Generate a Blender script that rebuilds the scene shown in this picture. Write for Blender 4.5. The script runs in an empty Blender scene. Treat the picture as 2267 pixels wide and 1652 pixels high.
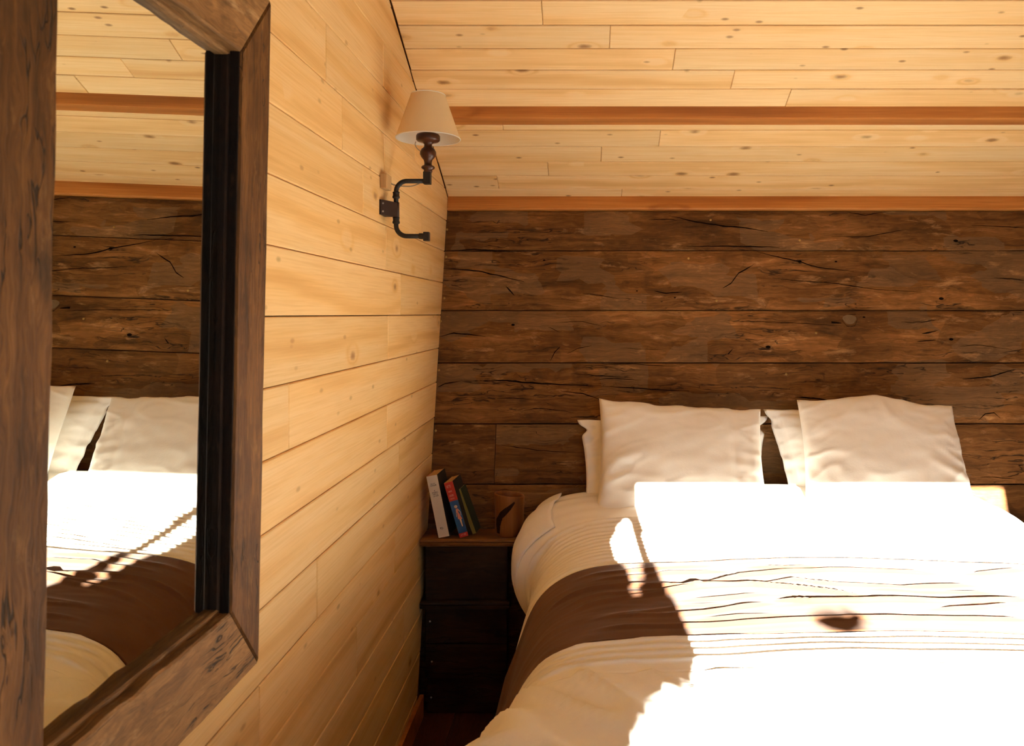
import bpy, bmesh, math, random
import numpy as np
from mathutils import Vector, Matrix, noise

random.seed(11)
rng = np.random.default_rng(7)
sc = bpy.context.scene
COL = sc.collection

# ------------------------------------------------------------------ camera, light, exposure
EYE = 1.27                       # camera height above the floor
F, VX, VY = 1700.0, 1295.0, 695.0  # focal length and vanishing point in pixels of 2267 x 1652
cam = bpy.data.cameras.new('camera')
cam_o = bpy.data.objects.new('camera', cam); COL.objects.link(cam_o)
cam_o.location = (0, 0, EYE); cam_o.rotation_euler = (math.pi / 2, 0, 0)
cam.sensor_width = 36.0; cam.sensor_fit = 'HORIZONTAL'
cam.lens = 36.0 * F / 2267.0
cam.shift_x = -(VX - 1133.5) / 2267.0
cam.shift_y = -(826.0 - VY) / 2267.0
cam.clip_start = 0.02
cam.dof.use_dof = True; cam.dof.focus_distance = 2.3; cam.dof.aperture_fstop = 11.0
sc.camera = cam_o

world = bpy.data.worlds.new('sky'); sc.world = world; world.use_nodes = True
bg = world.node_tree.nodes['Background']
bg.inputs[0].default_value = (0.74, 0.86, 1.0, 1); bg.inputs[1].default_value = 22.0

SUN_X, SUN_Z = -0.054, -0.26     # sun travel per metre of depth
sun = bpy.data.lights.new('sun', 'SUN'); sun.energy = 330.0; sun.color = (1.0, 0.93, 0.83); sun.angle = math.radians(0.32)
sun_o = bpy.data.objects.new('sun', sun); COL.objects.link(sun_o)
sun_o.rotation_euler = Vector((SUN_X, 1, SUN_Z)).to_track_quat('-Z', 'Y').to_euler()
sun_o.location = (1, -6, 4)

sc.view_settings.view_transform = 'Standard'; sc.view_settings.look = 'None'
sc.view_settings.exposure = -0.95; sc.view_settings.gamma = 1.0; sc.view_settings.use_curve_mapping = False
sc.cycles.use_denoising = True
sc.cycles.max_bounces = 10; sc.cycles.diffuse_bounces = 7; sc.cycles.glossy_bounces = 5
sc.cycles.transmission_bounces = 4; sc.cycles.transparent_max_bounces = 8
sc.cycles.caustics_reflective = False; sc.cycles.caustics_refractive = False
sc.cycles.sample_clamp_indirect = 12.0

# ------------------------------------------------------------------ helpers
def P(x, y, D):                  # photograph point at a depth -> world
    return Vector(((x - VX) / F * D, D, EYE + (VY - y) / F * D))
WA, WB = 2.768, 0.327            # dark wall: depth = WA + WB * (z - EYE)
CA, CB = 1.755, 0.452            # ceiling: z - EYE = CA - CB * depth
def wall_depth(y): return WA / (1 - WB * (VY - y) / F)
def ceil_depth(y): return CA / ((VY - y) / F + CB)
LX = -0.52                       # left wall face

def link(o, parent=None):
    COL.objects.link(o)
    if parent is not None: o.parent = parent
    return o
def mesh(name, verts, faces, mat=None, parent=None, smooth=False):
    me = bpy.data.meshes.new(name); me.from_pydata([tuple(v) for v in verts], [], faces); me.update()
    if mat: me.materials.append(mat)
    if smooth:
        me.polygons.foreach_set('use_smooth', [True] * len(me.polygons))
    o = bpy.data.objects.new(name, me)
    return link(o, parent)
def fixnormals(o):
    bm = bmesh.new(); bm.from_mesh(o.data); bmesh.ops.recalc_face_normals(bm, faces=bm.faces); bm.to_mesh(o.data); bm.free()
    return o
def tag(o, label=None, cat=None, group=None, kind=None):
    if label: o['label'] = label
    if cat: o['category'] = cat
    if group: o['group'] = group
    if kind: o['kind'] = kind
    return o
def empty(name, loc=(0, 0, 0)):
    o = bpy.data.objects.new(name, None); o.empty_display_size = .05; o.location = loc
    return link(o)
def under(o, parent):            # keep world coordinates although the parent has a location
    o.parent = parent; o.matrix_parent_inverse = Matrix.Translation(-Vector(parent.location)); return o

def inset_poly(pts, d):          # convex, counter-clockwise
    n = len(pts); out = []
    for i in range(n):
        a, b, c = pts[i - 1], pts[i], pts[(i + 1) % n]
        e1 = (b[0] - a[0], b[1] - a[1]); e2 = (c[0] - b[0], c[1] - b[1])
        l1 = math.hypot(*e1) or 1e-9; l2 = math.hypot(*e2) or 1e-9
        n1 = (-e1[1] / l1, e1[0] / l1); n2 = (-e2[1] / l2, e2[0] / l2)
        k = 1 + n1[0] * n2[0] + n1[1] * n2[1]
        if k < .2: k = .2
        out.append((b[0] + d * (n1[0] + n2[0]) / k, b[1] + d * (n1[1] + n2[1]) / k))
    return out
def clip(pts, f):                # keep f(p) >= 0
    out = []
    for i in range(len(pts)):
        a, b = pts[i - 1], pts[i]; fa, fb = f(a), f(b)
        if (fa >= 0) != (fb >= 0):
            t = fa / (fa - fb); out.append((a[0] + t * (b[0] - a[0]), a[1] + t * (b[1] - a[1])))
        if fb >= 0: out.append(b)
    res = []
    for p in out:
        if not res or math.hypot(p[0] - res[-1][0], p[1] - res[-1][1]) > 1e-4: res.append(p)
    if len(res) > 1 and math.hypot(res[0][0] - res[-1][0], res[0][1] - res[-1][1]) < 1e-4: res.pop()
    return res
def board(name, pts, O, U, V, N, thick, ch, mat, parent, lift=0.0):
    """chamfered board; outline pts (u, v) counter-clockwise seen from the front, N towards the viewer"""
    ins = inset_poly(pts, ch); n = len(pts)
    f = lambda p, d: O + U * p[0] + V * p[1] + N * d
    vs = [f(p, lift) for p in ins] + [f(p, lift - ch) for p in pts] + [f(p, lift - thick) for p in pts]
    fs = [tuple(range(n))]
    for r in (0, n):
        for i in range(n):
            j = (i + 1) % n; fs.append((r + i, r + n + i, r + n + j, r + j))
    fs.append(tuple(range(3 * n - 1, 2 * n - 1, -1)))
    return mesh(name, vs, fs, mat, parent)
def box(name, lo, hi, mat, parent=None, bevel=0.0):
    x0, y0, z0 = lo; x1, y1, z1 = hi
    vs = [(x0,y0,z0),(x1,y0,z0),(x1,y1,z0),(x0,y1,z0),(x0,y0,z1),(x1,y0,z1),(x1,y1,z1),(x0,y1,z1)]
    fs = [(0,3,2,1),(4,5,6,7),(0,1,5,4),(1,2,6,5),(2,3,7,6),(3,0,4,7)]
    o = mesh(name, vs, fs, mat, parent)
    if bevel:
        bm = bmesh.new(); bm.from_mesh(o.data)
        bmesh.ops.bevel(bm, geom=bm.edges[:], offset=bevel, segments=2, affect='EDGES', profile=.6)
        bm.to_mesh(o.data); bm.free()
    return o
def merge(o, *others):
    bm = bmesh.new(); bm.from_mesh(o.data)
    for q in others:
        bm.from_mesh(q.data); bpy.data.objects.remove(q)
    bm.to_mesh(o.data); bm.free(); return o
def lathe(name, prof, center, mat, parent=None, seg=36, smooth=True, scale_y=1.0):
    vs, fs = [], []; cx, cy, cz = center
    for r, z in prof:
        for k in range(seg):
            a = 2 * math.pi * k / seg
            vs.append((cx + r * math.cos(a), cy + scale_y * r * math.sin(a), cz + z))
    for i in range(len(prof) - 1):
        for k in range(seg):
            j = (k + 1) % seg
            fs.append((i*seg+k, i*seg+j, (i+1)*seg+j, (i+1)*seg+k))
    if prof[0][0] > 1e-6: fs.append(tuple(range(seg - 1, -1, -1)))
    if prof[-1][0] > 1e-6: fs.append(tuple(range((len(prof)-1)*seg, len(prof)*seg)))
    return mesh(name, vs, fs, mat, parent, smooth)
def tube(name, pts, r, mat, parent=None, seg=14, smooth=True):
    pts = [Vector(p) for p in pts]; vs, fs = [], []
    t0 = (pts[1] - pts[0]).normalized(); up = Vector((0, 1, 0)) if abs(t0.y) < .9 else Vector((1, 0, 0))
    for i, p in enumerate(pts):
        t = (pts[min(i+1, len(pts)-1)] - pts[max(i-1, 0)]).normalized()
        a = t.cross(up).normalized(); b = a.cross(t).normalized(); up = b
        for k in range(seg):
            g = 2 * math.pi * k / seg; vs.append(p + (a * math.cos(g) + b * math.sin(g)) * (r[i] if isinstance(r, (list, tuple)) else r))
    for i in range(len(pts) - 1):
        for k in range(seg):
            j = (k + 1) % seg; fs.append((i*seg+k, i*seg+j, (i+1)*seg+j, (i+1)*seg+k))
    fs.append(tuple(range(seg-1, -1, -1))); fs.append(tuple(range((len(pts)-1)*seg, len(pts)*seg)))
    return mesh(name, vs, fs, mat, parent, smooth)
def gridmesh(name, arr, mat, parent=None, smooth=True, flip=False):
    nr, nc, _ = arr.shape
    idx = np.arange(nr * nc).reshape(nr, nc)
    q = np.stack([idx[:-1, :-1], idx[:-1, 1:], idx[1:, 1:], idx[1:, :-1]], -1).reshape(-1, 4)
    if flip: q = q[:, ::-1]
    return mesh(name, arr.reshape(-1, 3).tolist(), [tuple(r) for r in q.tolist()], mat, parent, smooth)

# ------------------------------------------------------------------ materials
class NT:
    def __init__(s, name):
        s.m = bpy.data.materials.new(name); s.m.use_nodes = True; s.t = s.m.node_tree
        s.b = s.t.nodes['Principled BSDF']; s.out = s.t.nodes['Material Output']
    def n(s, typ, **kw):
        o = s.t.nodes.new(typ)
        for k, v in kw.items(): setattr(o, k, v)
        return o
    def put(s, sock, v):
        if hasattr(v, 'is_output'): s.t.links.new(v, sock)
        elif v is not None: sock.default_value = v
    def math(s, op, a, b=None, c=None):
        o = s.n('ShaderNodeMath', operation=op)
        for i, v in enumerate((a, b, c)): s.put(o.inputs[i], v) if v is not None else None
        return o.outputs[0]
    def vmath(s, op, a, b=None):
        o = s.n('ShaderNodeVectorMath', operation=op); s.put(o.inputs[0], a)
        if b is not None: s.put(o.inputs[1], b)
        return o.outputs[0]
    def noise(s, vec, scale=1.0, detail=3.0, rough=.5, dist=0.0):
        o = s.n('ShaderNodeTexNoise'); s.put(o.inputs['Vector'], vec); o.inputs['Scale'].default_value = scale
        o.inputs['Detail'].default_value = detail; o.inputs['Roughness'].default_value = rough; o.inputs['Distortion'].default_value = dist
        return o.outputs[0]
    def ramp(s, fac, stops, interp='LINEAR'):
        o = s.n('ShaderNodeValToRGB'); o.color_ramp.interpolation = interp; e = o.color_ramp.elements
        while len(e) < len(stops): e.new(.5)
        for i, (p, c) in enumerate(stops):
            e[i].position = p; e[i].color = (*c, 1) if not isinstance(c, (int, float)) else (c, c, c, 1)
        s.put(o.inputs[0], fac); return o.outputs[0]
    def mix(s, fac, a, b, blend='MIX'):
        o = s.n('ShaderNodeMix', data_type='RGBA', blend_type=blend); s.put(o.inputs[0], fac)
        for sock, v in ((o.inputs[6], a), (o.inputs[7], b)):
            s.put(sock, (*v, 1) if isinstance(v, tuple) and len(v) == 3 else v)
        return o.outputs[2]
    def bump(s, h, dist, strength=1.0, prev=None):
        o = s.n('ShaderNodeBump'); s.put(o.inputs['Height'], h); o.inputs['Distance'].default_value = dist; o.inputs['Strength'].default_value = strength
        if prev is not None: s.put(o.inputs['Normal'], prev)
        return o.outputs[0]
    def coords(s, axis, rand=True):
        tc = s.n('ShaderNodeTexCoord'); sp = s.n('ShaderNodeSeparateXYZ'); s.put(sp.inputs[0], tc.outputs['Object'])
        x, y, z = sp.outputs; order = {'X': (x, y, z), 'Y': (y, x, z), 'Z': (z, x, y)}[axis]
        cb = s.n('ShaderNodeCombineXYZ')
        for i in range(3): s.put(cb.inputs[i], order[i])
        v = cb.outputs[0]
        if rand:
            oi = s.n('ShaderNodeObjectInfo'); sc_ = s.vmath('MULTIPLY', (37.0, 91.0, 53.0), None); 
            nd = sc_.node; s.put(nd.inputs[1], oi.outputs['Random'])
            v = s.vmath('ADD', v, sc_); s.rand = oi.outputs['Random']
        return v

def pine(name, axis, light, mid, dark, knot=(.10, .045, .015), knot_r=(.035, .085), kscale=(5.0, 9.0), rough=.55, dens=.55, gl=10.0, small=0.0):
    t = NT(name); p = t.coords(axis)
    vo = t.n('ShaderNodeTexVoronoi', feature='F1'); t.put(vo.inputs['Vector'], t.vmath('MULTIPLY', p, (kscale[0], kscale[1], kscale[1]))); vo.inputs['Scale'].default_value = 1.0
    d = t.math('ADD', vo.outputs['Distance'], t.math('MULTIPLY', t.math('SUBTRACT', t.noise(p, 60, 2), .5), .05))
    sp = t.n('ShaderNodeSeparateColor'); t.put(sp.inputs[0], vo.outputs['Color'])
    gate = t.math('LESS_THAN', sp.outputs[0], dens)
    kn = t.math('MULTIPLY', t.ramp(d, [(knot_r[0], 1.0), (knot_r[1], 0.0)]), gate)
    halo = t.math('MULTIPLY', t.ramp(d, [(knot_r[0], 1.0), (.30, 0.0)], 'EASE'), gate)
    warp = t.math('MULTIPLY', t.noise(t.vmath('MULTIPLY', p, (1.1, 4, 4)), 1.0, 2), 3.2)
    sx = t.n('ShaderNodeSeparateXYZ'); t.put(sx.inputs[0], p)
    acr = t.math('ADD', t.math('MULTIPLY', t.math('ADD', sx.outputs[1], t.math('MULTIPLY', sx.outputs[2], .8)), gl * 6.0), t.math('ADD', t.math('MULTIPLY', warp, 3.0), t.math('MULTIPLY', halo, 5.0)))
    bands = t.math('MULTIPLY_ADD', t.math('SINE', acr), .5, .5)
    streak = t.noise(t.vmath('MULTIPLY', p, (.9, 30, 30)), 1.0, 4, .6)
    fine = t.noise(t.vmath('MULTIPLY', p, (6, 260, 260)), 1.0, 2, .6)
    v = t.math('ADD', t.math('MULTIPLY', t.math('POWER', bands, 3.0), .26), t.math('MULTIPLY', streak, .76))
    c = t.ramp(v, [(.30, light), (.55, mid), (.80, dark)])
    c = t.mix(t.math('MULTIPLY', t.ramp(fine, [(.42, 0.0), (.70, 1.0)]), .38), c, dark)
    if small:
        v2 = t.n('ShaderNodeTexVoronoi', feature='F1'); t.put(v2.inputs['Vector'], t.vmath('MULTIPLY', p, (11.0, 24.0, 24.0))); v2.inputs['Scale'].default_value = 1.0
        s2 = t.n('ShaderNodeSeparateColor'); t.put(s2.inputs[0], v2.outputs['Color'])
        k2 = t.math('MULTIPLY', t.ramp(v2.outputs['Distance'], [(.06, 1.0), (.15, 0.0)]), t.math('LESS_THAN', s2.outputs[0], .38))
        kn = t.math('MAXIMUM', kn, t.math('MULTIPLY', k2, small))
    tone = t.math('MULTIPLY_ADD', t.math('FRACT', t.math('MULTIPLY', t.rand, 17.3)), .15, .88)
    c = t.mix(1.0, c, None, 'MULTIPLY'); cb = t.n('ShaderNodeCombineColor')
    for i in range(3): t.put(cb.inputs[i], tone)
    t.put(c.node.inputs[7], cb.outputs[0])
    c = t.mix(t.math('MULTIPLY', halo, .30), c, dark)
    c = t.mix(t.math('MULTIPLY', kn, .85), c, knot)
    t.put(t.b.inputs['Base Color'], c); t.b.inputs['Roughness'].default_value = rough
    t.b.inputs['Specular IOR Level'].default_value = .25
    t.put(t.b.inputs['Normal'], t.bump(t.math('ADD', fine, t.math('MULTIPLY', streak, .6)), .0012, .35))
    return t.m

def old_oak(name, axis, cols, crack=1.0, rough=.75, bumpd=.004, stain=(.40, .58), scale=1.0, patch=0.0):
    t = NT(name); p = t.coords(axis); p = t.vmath('MULTIPLY', p, (scale, scale, scale))
    wv = t.n('ShaderNodeTexNoise'); t.put(wv.inputs['Vector'], t.vmath('MULTIPLY', p, (1.6, 5, 5))); wv.inputs['Detail'].default_value = 2
    w = t.vmath('MULTIPLY', t.vmath('SUBTRACT', wv.outputs['Color'], (.5, .5, .5)), (.02, .045, .045))
    q = t.vmath('ADD', p, w)
    big = t.noise(t.vmath('MULTIPLY', p, (2.2, 6, 6)), 1.0, 5, .62)
    cloud = t.noise(t.vmath('MULTIPLY', p, (5.5, 9, 9)), 1.0, 4, .65, .4)
    grain = t.noise(t.vmath('MULTIPLY', q, (4.0, 120, 120)), 1.0, 5, .65)
    med = t.noise(t.vmath('MULTIPLY', q, (1.8, 34, 34)), 1.0, 4, .6)
    v = t.math('ADD', t.math('ADD', t.math('MULTIPLY', big, .45), t.math('MULTIPLY', med, .33)), t.math('MULTIPLY', grain, .22))
    c = t.ramp(v, [(.30, cols[0]), (.47, cols[1]), (.58, cols[2]), (.72, cols[3])])
    blot = t.ramp(cloud, [(stain[0] - .12, 1.0), (stain[0] + .06, 0.0)])
    c = t.mix(t.math('MULTIPLY', blot, .6), c, cols[0])
    if patch:
        vp = t.n('ShaderNodeTexVoronoi', feature='F1', distance='CHEBYCHEV'); t.put(vp.inputs['Vector'], t.vmath('MULTIPLY', t.vmath('ADD', p, t.vmath('MULTIPLY', w, (.6, .5, .5))), (5.5, 11, 11))); vp.inputs['Scale'].default_value = 1.0
        s3 = t.n('ShaderNodeSeparateColor'); t.put(s3.inputs[0], vp.outputs['Color'])
        f3 = t.math('MULTIPLY_ADD', s3.outputs[0], .42, .76); f4 = t.math('MULTIPLY', f3, t.math('MULTIPLY_ADD', t.math('FRACT', t.math('MULTIPLY', t.rand, 13.7)), .35, .82))
        cb3 = t.n('ShaderNodeCombineColor')
        for i_ in range(3): t.put(cb3.inputs[i_], f4)
        c = t.mix(1.0, c, cb3.outputs[0], 'MULTIPLY')
        c = t.mix(t.math('MULTIPLY', t.ramp(s3.outputs[1], [(.70, 0.0), (.74, 1.0)]), .35), c, (.17, .105, .055))
    pale = t.ramp(t.noise(t.vmath('MULTIPLY', p, (7, 24, 24)), 1.0, 5, .7, .3), [(stain[1], 0.0), (stain[1] + .14, 1.0)])
    c = t.mix(t.math('MULTIPLY', pale, .55), c, cols[3])
    cbg = t.n('ShaderNodeCombineColor'); gv = t.math('MULTIPLY_ADD', t.noise(t.vmath('MULTIPLY', q, (7.0, 190, 190)), 1.0, 3, .7), 1.5, .25)
    for i_ in range(3): t.put(cbg.inputs[i_], gv)
    c = t.mix(.8, c, cbg.outputs[0], 'MULTIPLY')
    ck = t.math('ABSOLUTE', t.math('SUBTRACT', t.noise(t.vmath('MULTIPLY', q, (1.0, 34, 34)), 1.0, 3, .5), .5))
    gate = t.ramp(t.noise(t.vmath('MULTIPLY', p, (3, 8, 8)), 1.0, 2), [(.50, 0.0), (.60, 1.0)])
    ckm = t.math('MULTIPLY', t.ramp(ck, [(.004, 1.0), (.016, 0.0)]), t.math('MULTIPLY', gate, crack))
    c = t.mix(t.math('MULTIPLY', ckm, .85), c, (.008, .004, .002))
    t.put(t.b.inputs['Base Color'], c); t.b.inputs['Roughness'].default_value = rough
    t.b.inputs['Specular IOR Level'].default_value = .2
    h = t.math('SUBTRACT', t.math('ADD', t.math('MULTIPLY', grain, .5), t.math('MULTIPLY', med, .7)), t.math('MULTIPLY', ckm, 1.2))
    t.put(t.b.inputs['Normal'], t.bump(h, bumpd, .55))
    return t.m

def cloth(name, col, col2, rough=.9, sheen=.25, bumpd=.0015, wr=18.0):
    t = NT(name); tc = t.n('ShaderNodeTexCoord'); p = tc.outputs['Object']
    a = t.noise(p, wr, 4, .6, .5); b = t.noise(p, 420, 1)
    c = t.mix(t.ramp(t.noise(p, 9, 3), [(.35, 0.0), (.65, 1.0)]), col, col2)
    t.put(t.b.inputs['Base Color'], c); t.b.inputs['Roughness'].default_value = rough
    t.b.inputs['Sheen Weight'].default_value = sheen; t.b.inputs['Specular IOR Level'].default_value = .15
    n = t.bump(a, bumpd * 1.2, .35); n = t.bump(b, bumpd * .4, .35, n); t.put(t.b.inputs['Normal'], n)
    return t.m
def plain(name, col, rough=.6, metal=0.0, bump=0.0, var=.12, spec=.4, scale=40.0):
    t = NT(name); tc = t.n('ShaderNodeTexCoord'); v = t.noise(tc.outputs['Object'], scale, 4, .6)
    c = t.mix(v, tuple(x * (1 - var) for x in col), tuple(min(1, x * (1 + var)) for x in col))
    t.put(t.b.inputs['Base Color'], c); t.b.inputs['Roughness'].default_value = rough; t.b.inputs['Metallic'].default_value = metal
    t.b.inputs['Specular IOR Level'].default_value = spec
    if bump: t.put(t.b.inputs['Normal'], t.bump(v, bump, .6))
    return t.m

M = {}
M['pine_ceiling'] = pine('pine_ceiling', 'X', (.84, .615, .335), (.80, .53, .245), (.62, .35, .125), kscale=(5.0, 11.0), dens=.85, knot_r=(.05,.13), knot=(.20,.09,.03), small=1.0)
M['pine_wall'] = pine('pine_wall', 'Y', (.84, .580, .285), (.80, .505, .205), (.62, .335, .11), kscale=(4.6, 8.0), dens=.45, knot=(.26, .115, .035), knot_r=(.03,.10), small=.55)
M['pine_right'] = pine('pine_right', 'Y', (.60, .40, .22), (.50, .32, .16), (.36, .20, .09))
M['beam'] = pine('beam_wood', 'X', (.53, .215, .052), (.42, .148, .030), (.25, .078, .015), knot=(.07, .025, .008), kscale=(2.6, 9.0), dens=.5, gl=5)
M['dark_oak'] = old_oak('dark_oak', 'X', [(.016, .0055, .0014), (.100, .039, .0095), (.19, .082, .024), (.46, .255, .105)], patch=1.0)
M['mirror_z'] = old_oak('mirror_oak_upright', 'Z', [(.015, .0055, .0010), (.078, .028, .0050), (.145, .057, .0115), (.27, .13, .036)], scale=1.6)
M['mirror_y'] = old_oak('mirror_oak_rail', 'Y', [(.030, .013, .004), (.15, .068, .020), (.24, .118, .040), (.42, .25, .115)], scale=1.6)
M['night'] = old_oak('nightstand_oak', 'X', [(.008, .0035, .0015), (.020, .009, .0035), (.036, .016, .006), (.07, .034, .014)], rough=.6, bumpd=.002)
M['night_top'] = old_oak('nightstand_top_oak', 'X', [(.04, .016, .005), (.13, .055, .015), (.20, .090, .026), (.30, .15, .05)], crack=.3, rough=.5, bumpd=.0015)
M['floor'] = old_oak('floor_wood', 'Y', [(.020, .006, .003), (.050, .014, .006), (.075, .022, .010), (.11, .036, .016)], crack=.1, rough=.4, bumpd=.001)
M['gap'] = plain('joint_dark', (.012, .006, .003), .9, spec=.05)  # dark backing behind the plank joints
M['gap_pine'] = plain('joint_pine', (.30, .15, .055), .9)
M['crack'] = plain('crack_dark', (.006, .003, .0015), 1.0, spec=.05)
M['white'] = cloth('white_linen', (.88, .85, .80), (.86, .82, .76))
M['white2'] = cloth('white_cotton', (.88, .86, .83), (.87, .84, .80), wr=26)
M['brown'] = cloth('brown_linen', (.112, .050, .026), (.095, .041, .020), sheen=.08, bumpd=.0012)
M['iron'] = plain('blackened_iron', (.011, .007, .005), .55, .2, .0006, .4)
M['iron_red'] = plain('rusty_iron', (.022, .008, .006), .6, .2, .0008, .5)
M['turned'] = pine('turned_wood', 'Z', (.065, .020, .008), (.042, .012, .005), (.02, .006, .003), knot=(.01, .004, .002), rough=.3, dens=.1)
M['steel'] = plain('screw_steel', (.45, .42, .38), .35, .9)
M['brass'] = plain('screw_brass', (.40, .26, .08), .4, .8)
M['paper'] = plain('book_pages', (.48, .29, .12), .9, 0, .0006, .2, .2, 300)
M['spine_white'] = plain('book_white', (.66, .58, .46), .55, 0, 0, .05)
M['spine_red'] = plain('book_red', (.42, .035, .03), .3, 0, 0, .1)
M['spine_blue'] = plain('book_blue', (.02, .085, .23), .22, 0, 0, .35, .5, 90)
M['ink'] = plain('ink', (.09, .075, .065), .6)
M['ink_pale'] = plain('ink_pale', (.62, .30, .25), .5)
M['skin_print'] = plain('print_cream', (.62, .47, .33), .4)
M['pink_print'] = plain('print_pink', (.60, .24, .19), .4)
M['green_dark'] = plain('book_green', (.02, .03, .014), .6)
M['yellow_edge'] = plain('book_yellow', (.20, .15, .03), .6)
M['cover_black'] = plain('book_cover_black', (.012, .011, .009), .5)
M['bark'] = plain('cup_bark', (.016, .007, .004), .9, 0, .003, .5, .1, 120)
M['cup'] = pine('cup_wood', 'Z', (.22, .080, .019), (.165, .055, .012), (.08, .025, .006), knot=(.04, .015, .006), rough=.4, dens=.3)
M['block'] = pine('block_wood', 'Z', (.52, .32, .14), (.42, .24, .10), (.25, .13, .05), dens=.1)
M['cable'] = plain('cable_grey', (.30, .24, .16), .5)
M['bedbase'] = plain('bed_base', (.03, .013, .006), .7)
M['mattress'] = cloth('mattress_ticking', (.7, .66, .6), (.66, .62, .56))

def mat_mirror():
    t = NT('mirror_glass'); t.b.inputs['Base Color'].default_value = (.80, .83, .78, 1); t.b.inputs['Metallic'].default_value = 1; t.b.inputs['Roughness'].default_value = .0
    return t.m
M['mirror'] = mat_mirror()
def mat_shade(name, col, k):
    t = NT(name); tc = t.n('ShaderNodeTexCoord'); v = t.noise(tc.outputs['Object'], 500, 2)
    c = t.mix(v, tuple(x * .94 for x in col), col)
    d = t.n('ShaderNodeBsdfDiffuse'); tr = t.n('ShaderNodeBsdfTranslucent'); mx = t.n('ShaderNodeMixShader'); mx.inputs[0].default_value = k
    t.put(d.inputs[0], c); t.put(tr.inputs[0], c); t.put(mx.inputs[1], d.outputs[0]); t.put(mx.inputs[2], tr.outputs[0]); t.put(t.out.inputs[0], mx.outputs[0])
    return t.m
M['shade'] = mat_shade('lampshade_cream', (.88, .70, .43), .3)
M['shade_in'] = mat_shade('lampshade_lining', (.88, .84, .76), .2)
M['sun_mask'] = plain('sun_mask_dark', (.10, .07, .05), .9)  # for the unseen sheet added to block part of the sun
def mat_pane():
    t = NT('window_pane'); tr = t.n('ShaderNodeBsdfTransparent'); gl = t.n('ShaderNodeBsdfGlossy'); gl.inputs['Roughness'].default_value = .02
    mx = t.n('ShaderNodeMixShader'); mx.inputs[0].default_value = .04; tr.inputs[0].default_value = (.96, .98, .97, 1)
    t.put(mx.inputs[1], tr.outputs[0]); t.put(mx.inputs[2], gl.outputs[0]); t.put(t.out.inputs[0], mx.outputs[0]); return t.m
M['pane'] = mat_pane()

# ------------------------------------------------------------------ the room shell
RX, YB = 2.25, -1.6                      # right wall, wall behind the camera
Z = lambda zr: EYE + zr
roof = lambda y: CA - CB * y if y >= 0 else CA + CB * y

# floor
fl = box('floor', (LX - .05, YB - .05, -.06), (RX + .05, 2.95, -.024), M['gap'])
tag(fl, 'dark red-brown plank floor beside the bed', 'floor', kind='structure')
x = LX - .02
while x < RX:
    w = .128
    vs = [(x + .001, YB), (x + w - .001, YB), (x + w - .001, 2.9), (x + .001, 2.9)]
    board('floorboard', vs, Vector((0, 0, 0)), Vector((1, 0, 0)), Vector((0, 1, 0)), Vector((0, 0, 1)), .024, .0015, M['floor'], fl)
    x += w

# left wall
pts = [(YB - .05, -.06), (2.98, -.06), (2.98, Z(.55)), (2.85, Z(roof(2.85) + .06)), (0, Z(CA + .06)), (YB - .05, Z(roof(YB) + .06))]
wl = mesh('wall_left', [(LX - .022, a, b) for a, b in pts] + [(LX - .09, a, b) for a, b in pts],
          [(0, 1, 2, 3, 4, 5), (11, 10, 9, 8, 7, 6)] + [(i, i + 6, (i + 1) % 6 + 6, (i + 1) % 6) for i in range(6)], M['gap_pine'])
fixnormals(wl); tag(wl, 'pale pine board side wall carrying the mirror and the lamp', 'wall', kind='structure')
PW = .118
joints = {4: [1.543, 2.35], 3: [1.646, 1.99], 2: [1.80, 2.44], 1: [2.009], 0: [2.167, 1.1], -1: [2.03, .9], -2: [1.35], -3: [2.02], -4: [2.15], -5: [1.49], -6: [1.226, 2.1],
          -7: [1.75], -8: [1.45, 2.2], 5: [1.2, 1.98], 6: [1.7]}
for k in range(-11, 15):
    z0 = -.004 + k * PW; z1 = z0 + PW
    js = sorted([YB] + joints.get(k, [.6 + .9 * random.random()]) + [-.4 - .8 * random.random()] + [3.0])
    for a, b in zip(js[:-1], js[1:]):
        g = .0010
        pl = [(a + .0006, z0 + g), (b - .0006, z0 + g), (b - .0006, z1 - g), (a + .0006, z1 - g)]
        pl = clip(pl, lambda p: CA - CB * p[0] - p[1]); pl = clip(pl, lambda p: CA + CB * p[0] - p[1]) if pl else pl
        pl = clip(pl, lambda p: WA + WB * p[1] - p[0] + .004) if pl else pl
        pl = clip(pl, lambda p: p[1] + EYE - .001) if pl else pl
        if len(pl) < 3: continue
        area = abs(sum(pl[i - 1][0] * pl[i][1] - pl[i][0] * pl[i - 1][1] for i in range(len(pl)))) / 2
        if area < 2e-4: continue
        # seen from +X the depth axis runs to the left, so reverse the outline
        board('wall_board', pl, Vector((LX, 0, EYE)), Vector((0, 1, 0)), Vector((0, 0, 1)), Vector((1, 0, 0)), .02, .0019, M['pine_wall'], wl,
              lift=random.uniform(-.0006, .0006))
bl = box('baseboard_left', (LX, YB, .001), (LX + .012, 2.42, .07), M['beam']); tag(bl, 'low pine skirting board along the side wall', 'baseboard', kind='structure')

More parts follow.
